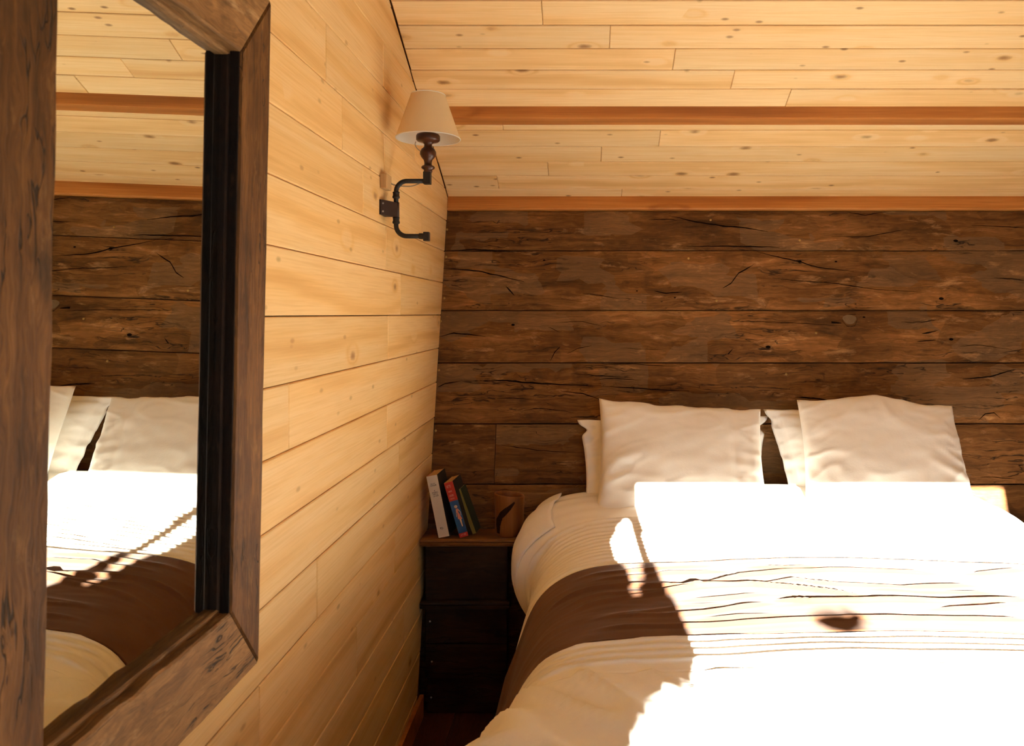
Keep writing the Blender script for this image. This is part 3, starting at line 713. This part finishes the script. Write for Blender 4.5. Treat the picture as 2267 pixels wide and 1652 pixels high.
def letters(parent, z, x0, x1, h, mat, n, seed):
    """a row of tiny printed characters (illegible in the photograph) as thin raised strokes"""
    r = random.Random(seed); vs, fs = [], []; step = (x1 - x0) / n
    def bar(a, b, c, d):
        o_ = len(vs); vs.extend([(a, -.00135, b), (c, -.00135, b), (c, -.00135, d), (a, -.00135, d)]); fs.append((o_, o_ + 1, o_ + 2, o_ + 3))
    for i in range(n):
        a = x0 + i * step; q = step * .7
        bar(a, z, a + q * .28, z + h)
        if r.random() < .7: bar(a + q * .72, z, a + q, z + h)
        if r.random() < .8: bar(a, z + h * (.8 if r.random() < .5 else .4), a + q, z + h * (1.0 if r.random() < .5 else .6))
        if r.random() < .4: bar(a, z, a + q, z + h * .2)
    return mesh('lettering', vs, fs, mat, parent)
H_ = .196
for z, a, b, n, hh in ((.168, .009, .024, 7, .0042), (.1625, .007, .027, 8, .0046), (.146, .015, .019, 2, .004), (.140, .008, .028, 8, .0042), (.1345, .009, .027, 7, .0044), (.129, .0095, .027, 7, .0042), (.024, .011, .022, 3, .0075)):
    letters(spA, z, a, b, hh, M['ink'], n, int(z * 1e4))
p = P(1018, 1177, 2.413)
bB = book('book', Vector((p.x, 2.415, topz + .0006)), .0285, .178, .105, math.atan2(39, 121) * .93, math.radians(-4), (M['paper'], M['cover_black']),
          [(0, .075, M['spine_red']), (.075, .66, M['spine_blue']), (.66, 1, M['spine_red'])])
spB = SP_LAST['book']
tag(bB, 'paperback with red and blue spine showing a small figure in pink', 'book', 'books on the nightstand')
for z, a, b, n, hh in ((.160, .005, .019, 3, .009), (.146, .006, .018, 4, .005), (.132, .006, .020, 5, .006), (.123, .006, .020, 6, .004)): letters(spB[2], z, a, b, hh, M['ink_pale'], n, int(z * 1e4))
letters(spB[0], .004, .006, .023, .006, M['ink_pale'], 6, 5)
def flat(parent, name, pts2, mat, d=-.0014):
    return mesh(name, [(a, d, b) for a, b in pts2], [tuple(range(len(pts2)))], mat, parent)
circ = lambda cx_, cz_, r_, n=12: [(cx_ + r_ * math.cos(2 * math.pi * i / n), cz_ + r_ * math.sin(2 * math.pi * i / n)) for i in range(n)]
fx = .0165
flat(spB[1], 'printed_figure', circ(fx - .001, .098, .0052), M['skin_print'])
flat(spB[1], 'printed_figure', [(fx - .003, .091), (fx - .004, .078), (fx + .002, .077), (fx + .004, .091)], M['pink_print'])
flat(spB[1], 'printed_figure', [(fx - .002, .078), (fx - .005, .058), (fx + .0085, .056), (fx + .003, .078)], M['pink_print'])
flat(spB[1], 'printed_figure', [(fx - .0035, .090), (fx - .0075, .066), (fx - .006, .0655), (fx - .0018, .088)], M['skin_print'])
flat(spB[1], 'printed_figure', [(fx + .004, .090), (fx + .009, .080), (fx + .0085, .068), (fx + .0072, .068), (fx + .0072, .079), (fx + .002, .088)], M['skin_print'])
flat(spB[1], 'printed_figure', [(fx - .001, .057), (fx + .001, .033), (fx + .004, .033), (fx + .005, .057)], M['skin_print'])
p = P(1044, 1166, 2.43)
bC = book('book', Vector((p.x, 2.455, topz + .0006)), .012, .15, .07, math.atan2(39, 108), math.radians(-4), (M['spine_red'], M['green_dark']), [(0, 1, M['yellow_edge'])])
tag(bC, 'thin dark green book half hidden behind the blue spine', 'book', 'books on the nightstand')

cup = empty('wooden_cup', (P(1127, 1180, 2.455).x, 2.462, topz))
cr, chh = .0475, .128
prof_o = [(.0440, .0), (.0458, .004), (.0452, .03), (.0458, .07), (.0470, .11), (.0478, .124), (.0472, chh), (.0438, chh + .0005), (.0425, .120), (.0405, .04), (.038, .012), (.001, .010)]
vs, fs = [], []; seg = 56
for r_, z_ in prof_o:
    for k_ in range(seg):
        a = 2 * math.pi * k_ / seg
        rr = r_ * (1 + .022 * math.sin(2 * a + .4) + .012 * math.sin(3 * a + z_ * 14))
        if z_ > .1: z2 = z_ - .006 * math.cos(a - .3)
        else: z2 = z_
        vs.append((rr * math.cos(a), rr * math.sin(a), z2))
for i in range(len(prof_o) - 1):
    for k_ in range(seg): fs.append((i*seg+k_, i*seg+(k_+1)%seg, (i+1)*seg+(k_+1)%seg, (i+1)*seg+k_))
fs.append(tuple(range(seg - 1, -1, -1)))
mesh('cup_body', vs, fs, M['cup'], cup, True)
# bark streak curling up the side facing the room
vs, fs = [], []
sp = [(-2.32, .012, .012), (-2.36, .033, .017), (-2.28, .053, .019), (-2.06, .070, .017), (-1.76, .083, .015), (-1.42, .096, .011), (-1.10, .110, .005)]
sp = [tuple(np.array(sp[i]) * (1 - t) + np.array(sp[i + 1]) * t) for i in range(len(sp) - 1) for t in np.linspace(0, 1, 6)[:-1]] + [sp[-1]]
for i, (a, z_, w_) in enumerate(sp):
    for q in (-1, -.4, .4, 1):
        rr = np.interp(z_, [0, .03, .07, .11], [.0455, .0452, .0458, .047]) * (1 + .022 * math.sin(2 * a + .4) + .012 * math.sin(3 * a + z_ * 14)) + (.0022 if abs(q) < 1 else -.001) + .0006 * noise.noise(Vector((i * .9, q * 3, 0)))
        da = q * w_ * .75 / .046 * (1 if z_ < .06 else .35); dz = -q * w_ * (.15 if z_ < .06 else .75)
        vs.append((rr * math.cos(a + da), rr * math.sin(a + da), z_ + dz))
for i in range(len(sp) - 1):
    for q in range(3): fs.append((4*i+q, 4*i+q+1, 4*i+q+5, 4*i+q+4))
mesh('bark_streak', vs, fs, M['bark'], cup, True)
tag(cup, 'turned wooden cup with a dark bark streak on the nightstand', 'cup')

# ------------------------------------------------------------------ bed
bed = empty('bed', (.62, 1.5, 0))
under(box('bed_base', (-.02, .60, .10), (1.27, 2.38, .30), M['bedbase'], None, .01), bed)
under(box('mattress', (-.03, .58, .30), (1.28, 2.40, .56), M['mattress'], None, .05), bed)
for xx in (.03, 1.17):
    for yy in (.65, 2.27): under(box('leg', (xx, yy, 0.0005), (xx + .06, yy + .06, .10), M['bedbase'], None, .004), bed)
tag(bed, 'low double bed hidden under the white bedding', 'bed')

# duvet surface: cross-sections (x, z relative to the eye), from the left hem up to the top
ST = [
 (2.500, [(-.13, -.88), (-.15, -.83), (-.165, -.78), (-.172, -.72), (-.165, -.675), (-.14, -.628), (-.08, -.594), (.02, -.575), (.20, -.566)]),
 (2.410, [(-.13, -.89), (-.165, -.84), (-.180, -.79), (-.184, -.725), (-.176, -.677), (-.15, -.632), (-.09, -.596), (.02, -.577), (.20, -.567)]),
 (2.350, [(-.14, -.90), (-.195, -.845), (-.225, -.795), (-.230, -.726), (-.216, -.677), (-.180, -.632), (-.104, -.596), (.02, -.578), (.20, -.568)]),
 (2.290, [(-.13, -.92), (-.185, -.86), (-.212, -.80), (-.210, -.735), (-.180, -.69), (-.125, -.648), (-.06, -.615), (.03, -.597), (.20, -.585)]),
 (2.200, [(-.13, -.96), (-.150, -.88), (-.155, -.81), (-.140, -.745), (-.110, -.70), (-.070, -.662), (-.02, -.634), (.05, -.614), (.20, -.600)]),
 (2.060, [(-.17, -1.0), (-.155, -.90), (-.145, -.82), (-.128, -.755), (-.100, -.708), (-.062, -.670), (-.01, -.642), (.07, -.623), (.22, -.613)]),
 (1.920, [(-.20, -1.02), (-.170, -.91), (-.148, -.82), (-.130, -.755), (-.104, -.708), (-.062, -.672), (.0, -.645), (.085, -.632), (.25, -.627)]),
 (1.700, [(-.185, -1.02), (-.172, -.91), (-.150, -.82), (-.126, -.755), (-.098, -.708), (-.062, -.672), (.0, -.645), (.09, -.633), (.25, -.629)]),
 (1.490, [(-.160, -1.02), (-.160, -.91), (-.146, -.82), (-.124, -.755), (-.096, -.704), (-.062, -.670), (.0, -.646), (.09, -.635), (.25, -.630)]),
 (1.350, [(-.22, -1.02), (-.205, -.90), (-.180, -.80), (-.150, -.735), (-.112, -.690), (-.065, -.660), (-.005, -.643), (.09, -.634), (.25, -.629)]),
 (1.200, [(-.30, -1.02), (-.27, -.89), (-.235, -.775), (-.200, -.705), (-.160, -.664), (-.105, -.643), (-.04, -.635), (.07, -.630), (.25, -.628)]),
 (1.000, [(-.33, -1.02), (-.30, -.88), (-.27, -.765), (-.235, -.690), (-.190, -.655), (-.13, -.639), (-.05, -.633), (.07, -.630), (.25, -.627)]),
 (.600, [(-.36, -1.02), (-.310, -.88), (-.240, -.765), (-.180, -.702), (-.125, -.668), (-.07, -.648), (.0, -.638), (.09, -.631), (.25, -.627)]),
 (.480, [(-.36, -1.04), (-.310, -.92), (-.240, -.80), (-.180, -.74), (-.125, -.70), (-.07, -.675), (.0, -.66), (.09, -.655), (.25, -.65)]),
 (.430, [(-.35, -1.06), (-.300, -1.04), (-.230, -1.03), (-.170, -1.03), (-.125, -1.03), (-.07, -1.03), (.0, -1.03), (.09, -1.03), (.25, -1.03)]),
]
BC = .59                                  # centre line of the bed
def catmull(ps, m):
    ps = np.array(ps, float); n = len(ps); out = []
    for i in range(n - 1):
        p0, p1, p2, p3 = ps[max(i - 1, 0)], ps[i], ps[i + 1], ps[min(i + 2, n - 1)]
        t = np.linspace(0, 1, 12, endpoint=False)[:, None]
        out.append(.5 * (2 * p1 + (p2 - p0) * t + (2 * p0 - 5 * p1 + 4 * p2 - p3) * t ** 2 + (3 * p1 - p0 - 3 * p2 + p3) * t ** 3))
    q = np.vstack(out + [ps[-1:]]); L = np.concatenate([[0], np.cumsum(np.hypot(*np.diff(q, axis=0).T))])
    tt = np.linspace(0, L[-1], m); return np.stack([np.interp(tt, L, q[:, k]) for k in range(2)], 1)
NS = 46
NC = 46
SY = np.array([s[0] for s in ST])[::-1]
SP = np.array([catmull(s[1], NS) for s in ST])[::-1]        # station, sample, (x, z)
def section(y):
    k = np.array([[np.interp(y, SY, SP[:, i, c]) for c in range(2)] for i in range(NS)])
    # smooth across stations
    k2 = np.array([[np.interp(y + .05, SY, SP[:, i, c]) + np.interp(y - .05, SY, SP[:, i, c]) for c in range(2)] for i in range(NS)]) / 2 if .6 < y < 2.42 else k
    L = (k + 2 * k2) / 3
    xm = np.linspace(L[-1, 0], 2 * BC - L[-1, 0], NC + 2)[1:-1]
    zm = L[-1, 1] + .012 * np.sin(np.pi * np.linspace(0, 1, NC + 2)[1:-1])
    Rr = L[::-1].copy(); Rr[:, 0] = 2 * BC - Rr[:, 0]
    return np.vstack([L, np.stack([xm, zm], 1), Rr])
def n3(x, y, z): return noise.noise(Vector((x, y, z)))
def surf(ys):
    A = np.zeros((len(ys), 2 * NS + NC, 3))
    for r, y in enumerate(ys):
        s_ = section(float(y)); A[r, :, 0] = s_[:, 0]; A[r, :, 1] = y; A[r, :, 2] = s_[:, 1] + EYE
    return A
def normals(A):
    du = np.gradient(A, axis=1); dv = np.gradient(A, axis=0); n_ = np.cross(du, dv); n_ /= np.linalg.norm(n_, axis=2, keepdims=True) + 1e-9
    if n_[len(n_) // 2, n_.shape[1] // 2, 2] < 0: n_ = -n_
    return n_
tucks = list(np.arange(1.945, 2.262, .0245)) + [1.478, 1.452, 1.425, 1.398]
seam = [1.362]
ys = set(np.round(np.arange(.43, 2.501, .011), 4).tolist())
for t_ in tucks + seam:
    ys = {q for q in ys if abs(q - t_) > .007}; ys |= {round(t_ + o_, 4) for o_ in (-.0058, -.0030, 0, .0030, .0058)}
ys = np.array(sorted(ys))
A = surf(ys); Nn = normals(A)
disp = np.zeros(A.shape[:2])
for r, y in enumerate(ys):
    tk = max([math.exp(-((y - t_) / .0030) ** 2) for t_ in tucks])
    sm_ = math.exp(-((y - seam[0]) / .0020) ** 2)
    for c in range(A.shape[1]):
        X, Y_, Zz = A[r, c]; side = max(0.0, min(1.0, (Z(-.66) - Zz) / .2))
        d = .0055 * n3(X * 3.2, y * 4.5, 1) + .0028 * n3(X * 9, y * 13, 4)
        if 1.94 < y < 2.26:                                             # crinkled tucked band
            d += .0062 * tk * (1 + .5 * n3(X * 14, y * 20, 3)) + .0022 * n3(X * 7, y * 55, 8) + .0016 * n3(X * 30, y * 30, 9)
        elif y >= 2.26:
            d += .006 * n3(X * 4, y * 26, 11) * (1 - side * .7)
        elif y < 1.49:
            d += .0070 * tk - .0015 * sm_
            fold = n3((X + .9 * y) * 9, (X - y) * 2.2, 21)
            d += (.016 * max(0, 1 - 3.2 * abs(fold)) + .010 * n3((X + y) * 5, (X - y) * 1.5, 5)) * (1.0 if y < 1.36 else .15) * max(.0, min(1, (.34 - X) / .35))
        if X < 0 and y > 2.1: d -= .030 * math.exp(-((y - 2.225) / .018) ** 2) * min(1, side * 2.5 + .15)
        d += side * .012 * math.sin(y * 17 + 2 * n3(y * 3, X * 2, 2))
        disp[r, c] = d
A2 = A + Nn * disp[..., None]
duvet = gridmesh('duvet', A2, M['white'], None, True)
so = duvet.modifiers.new('thickness', 'SOLIDIFY'); so.thickness = .007; so.offset = -1
fixnormals(duvet); # plain cotton panel turned down over the side at the head end
ri = np.where(ys > 2.262)[0]; ci = [c_ for c_ in range(NS + 4) if A[ri[len(ri) // 2], c_, 0] < -.085]
PA = A2[ri[0]:ri[-1] + 1, ci[0]:ci[-1] + 1].copy(); PN = Nn[ri[0]:ri[-1] + 1, ci[0]:ci[-1] + 1]
for r_ in range(PA.shape[0]):
    for c_ in range(PA.shape[1]): PA[r_, c_] = A[ri[0] + r_, ci[0] + c_] + PN[r_, c_] * (.010 + .003 * n3(PA[r_, c_][1] * 9, PA[r_, c_][2] * 7, 51))
pnl = gridmesh('turned_down_panel', PA, M['white2'], duvet, True); so = pnl.modifiers.new('thickness', 'SOLIDIFY'); so.thickness = .004; so.offset = -1; fixnormals(pnl)
tag(duvet, 'white tucked linen duvet spread over the bed', 'duvet')

# bed runner
yr0, yr1 = 1.487, 1.915
rys = np.arange(yr0, yr1 + .001, .0038)
A = surf(rys); Nn = normals(A)
def poly_y(line, X):                      # photographed wrinkle line -> depth at X
    px_ = [P(a, b, .632 * F / (b - VY)).x for a, b in line]; py_ = [.632 * F / (b - VY) for a, b in line]
    return float(np.interp(X, px_, py_)), px_[0], px_[-1]
wr_lines = [([(1300, 1274), (1380, 1273), (1470, 1268), (1560, 1267)], .0045), ([(1330, 1287), (1430, 1285), (1480, 1278), (1600, 1280)], .005), ([(1240, 1308), (1330, 1305), (1480, 1307), (1560, 1311), (1660, 1311), (1760, 1322), (1900, 1343)], .0085),
 ([(1260, 1325), (1330, 1317), (1420, 1320), (1500, 1316), (1600, 1310)], .004), ([(1270, 1342), (1360, 1333), (1440, 1326), (1540, 1311), (1640, 1290), (1710, 1287), (1840, 1284), (2060, 1286)], .007),
 ([(1320, 1370), (1450, 1360), (1530, 1350), (1600, 1352)], .003), ([(1380, 1368), (1480, 1372), (1560, 1368), (1690, 1356)], .006), ([(1700, 1310), (1760, 1303), (1850, 1316), (2000, 1322), (2150, 1310)], .006),
 ([(1740, 1350), (1800, 1356), (1900, 1355), (1990, 1351), (2090, 1352), (2267, 1338)], .009), ([(2080, 1370), (2160, 1364), (2240, 1350)], .006), ([(1680, 1274), (1740, 1278), (1800, 1276)], .006), ([(1640, 1249), (1700, 1243)], .004),
 ([(1350, 1392), (1500, 1396), (1700, 1394), (1900, 1392), (2100, 1391), (2267, 1386)], .006), ([(2150, 1283), (2267, 1270)], .006), ([(1940, 1326), (2050, 1331), (2200, 1325)], .004), ([(1520, 1340), (1600, 1338), (1680, 1334)], .0045), ([(1560, 1384), (1640, 1380), (1720, 1381)], .004)]
disp = np.zeros(A.shape[:2])
for r, y in enumerate(rys):
    for c in range(A.shape[1]):
        X, Y_, Zz = A[r, c]; side = max(0.0, min(1.0, (Z(-.66) - Zz) / .25))
        d = .007 + .0030 * n3(X * 2.0, y * 7, 31) + .0009 * n3(X * 3.0, y * 40, 33) + .0010 * n3(X * 18, y * 60, 35)
        if side < .35:
            for li_, am in wr_lines:
                yy, xa, xb = poly_y(li_, X)
                if xa - .03 < X < xb + .03:
                    q = y - yy - .002 * n3(X * 14, am * 900, 3)
                    if -.012 < q < .03:
                        wgt = min(1, (X - xa + .03) / .06, (xb + .03 - X) / .06)
                        # steep towards the head of the bed, long slope towards the foot
                        prof_ = math.exp(-(q / .0042) ** 2) if q < 0 else math.exp(-(q / .010) ** 2)
                        d += am * wgt * prof_
        d += side * side * (.012 * math.sin(y * 23 + 1.0) + .007 * math.sin(y * 41))
        if X < BC: d += side * side * (.012 * max(0, (y - 1.80) / .115) + .022 * abs(math.sin((y - 1.49) * 15)) ** 3)
        disp[r, c] = max(d, .003)
A2 = A + Nn * disp[..., None]
hem = int(NS * .05)
runner = gridmesh('bed_runner', A2, M['brown'], None, True)
so = runner.modifiers.new('thickness', 'SOLIDIFY'); so.thickness = .003; so.offset = -1
fixnormals(runner); tag(runner, 'dark brown linen runner laid across the white duvet', 'bed runner')

# pillows
def pillow(name, TL, TR, BR, BL, T, mat, seed, flange=0.0, topbulge=0.0, hem_lines=False, sag=.0, exp=.42, wr_amp=1.0, folds=(), ears=0.0):
    n_ = 60; us = np.linspace(-1, 1, n_); c = [Vector(q) for q in (TL, TR, BR, BL)]
    U = ((c[1] - c[0]) + (c[2] - c[3])).normalized(); V = ((c[0] - c[3]) + (c[1] - c[2])).normalized(); N = U.cross(V).normalized()
    if N.y > 0: N = -N
    W_ = ((c[1] - c[0]).length + (c[2] - c[3]).length) / 2
    front = np.zeros((n_, n_, 3)); bk = np.zeros((n_, n_, 3)); fr_ = 1 - 2 * flange / W_
    for i, v in enumerate(us):
        for j, u in enumerate(us):
            uu, vv = u, v; edge_ = max(abs(u), abs(v))
            pin = .045 * (1 - v * v) * u; pin2 = .030 * (1 - u * u) * v
            a, b = (uu - pin + 1) / 2, (vv - pin2 + 1) / 2
            p = c[3] * (1 - a) * (1 - b) + c[2] * a * (1 - b) + c[1] * a * b + c[0] * (1 - a) * b
            ui, vi = min(1, abs(u) / fr_), min(1, abs(v) / fr_)
            t_ = ((1 - ui ** 2.4) * (1 - vi ** 2.4)) ** exp if ui < 1 and vi < 1 else 0.0
            cr1 = n3(u * 1.6 + v * 1.1 + seed, v * 2.4 - u * 1.2, 41); cr2 = n3(u * 2.6 - v * 1.4 + seed, v * 3.0 + u * .8, 43)
            w1 = wr_amp * (.007 * n3(u * 1.8 + seed, v * 2.0, 1) + .0022 * n3(u * 5 + seed, v * 5, 5) + .0065 * max(0, 1 - 6 * abs(cr1)) * max(0, edge_ - .25) + .0040 * max(0, 1 - 7 * abs(cr2)) * max(0, edge_ - .35))
            p = p - U * (math.copysign(1, u) * ears * math.exp(-((v - .74) / .10) ** 2) * abs(u) ** 6)
            rad = n3(math.atan2(v, u) * 5 + seed, edge_ * 1.3, 9) * .008 * wr_amp * max(0, edge_ - .45)
            top = topbulge * math.exp(-((u + .05) / .4) ** 2) * max(0, v) ** 3
            p = p + V * (top + .006 * n3(u * 4, seed, v) - sag * (1 - u * u) * max(0, v) ** 2)
            hl = 0.0
            if hem_lines:
                for q in (.62, .67, .745, .79, .84): hl += .0040 * math.exp(-((u - q) / .015) ** 2)
                if .67 < u < .79: hl += .0016 * abs(math.sin(v * 40))
            if edge_ > fr_: w1 += .010 * n3(u * 5 + seed, v * 5, 17)
            if edge_ >= fr_ and flange: t_ = 0.0
            for (fpts, fa, fw) in folds:
                best = 9.0; tb = 0
                for k_ in range(len(fpts) - 1):
                    (ax_, ay_), (bx_, by_) = fpts[k_], fpts[k_ + 1]; dx_, dy_ = bx_ - ax_, by_ - ay_
                    tt_ = max(0, min(1, ((u - ax_) * dx_ + (v - ay_) * dy_) / (dx_ * dx_ + dy_ * dy_)))
                    dd_ = math.hypot(u - ax_ - dx_ * tt_, v - ay_ - dy_ * tt_)
                    if dd_ < best: best = dd_; tb = (k_ + tt_) / (len(fpts) - 1)
                w1 += fa * math.exp(-(best / fw) ** 2) * math.sin(math.pi * min(.95, tb + .25))
            f_ = T * t_ + (w1 + rad) * min(1, t_ * 2.5 + (.5 if edge_ > fr_ else 0)) - hl
            g_ = -T * .8 * t_ + (w1 + rad if edge_ > fr_ else 0) * .5 - .004
            if edge_ > fr_: f_ = (w1 + rad) * .5
            front[i, j] = p + N * (f_ + (.0012 if edge_ < 1 else 0)); bk[i, j] = p + N * (g_ if edge_ < 1 else f_)
    o = gridmesh(name, front, mat, None, True)
    bko = gridmesh('tmp', bk, mat, None, True, flip=True)
    merge(o, bko)
    bm = bmesh.new(); bm.from_mesh(o.data); bmesh.ops.remove_doubles(bm, verts=bm.verts, dist=.0004); bmesh.ops.recalc_face_normals(bm, faces=bm.faces); bm.to_mesh(o.data); bm.free()
    for pl in o.data.polygons: pl.use_smooth = True
    return o
pl1 = pillow('pillow', P(1278, 930, 2.600), P(1700, 922, 2.600), P(1688, 1112, 2.455), P(1296, 1116, 2.455), .050, M['white2'], 3.1, flange=.035, wr_amp=1.3, ears=.022)
tag(pl1, 'white flanged pillow against the planks, almost hidden by the hem-stitched pillow', 'pillow', 'pillows on the bed')
pl2 = pillow('pillow', P(1326, 884, 2.515), P(1684, 906, 2.515), P(1706, 1150, 2.33), P(1318, 1150, 2.33), .062, M['white'], 8.4, hem_lines=True, sag=.006, folds=(([(-1, -.42), (-.8, -.12), (-.5, .02), (-.2, -.15)], .016, .10), ([(-1, -.55), (-.7, -.38), (-.3, -.42)], .009, .06), ([(-1, .3), (-.8, .5), (-.75, .8)], .006, .05)))
tag(pl2, 'white pillow with stitched hem nearest the nightstand, in front', 'pillow', 'pillows on the bed')
pl3 = pillow('pillow', P(1690, 906, 2.590), P(2090, 905, 2.590), P(2120, 1118, 2.445), P(1752, 1118, 2.445), .050, M['white2'], 14.7, flange=.035, ears=.008)
tag(pl3, 'white flanged pillow leaning on the planks behind the plain round-topped pillow', 'pillow', 'pillows on the bed')
pl4 = pillow('pillow', P(1764, 886, 2.515), P(2108, 898, 2.515), P(2168, 1140, 2.33), P(1782, 1145, 2.33), .062, M['white'], 21.3, topbulge=.030, folds=(([(.95, -.2), (.7, .05), (.5, .4)], .007, .05), ([(.98, -.45), (.6, -.2), (.2, .1)], .008, .07), ([(-.05, .95), (.1, .6), (.5, .3)], .007, .07), ([(.9, .2), (.75, .35), (.7, .6)], .005, .04)))
tag(pl4, 'plain white pillow with a raised rounded top, in front on the right', 'pillow', 'pillows on the bed')
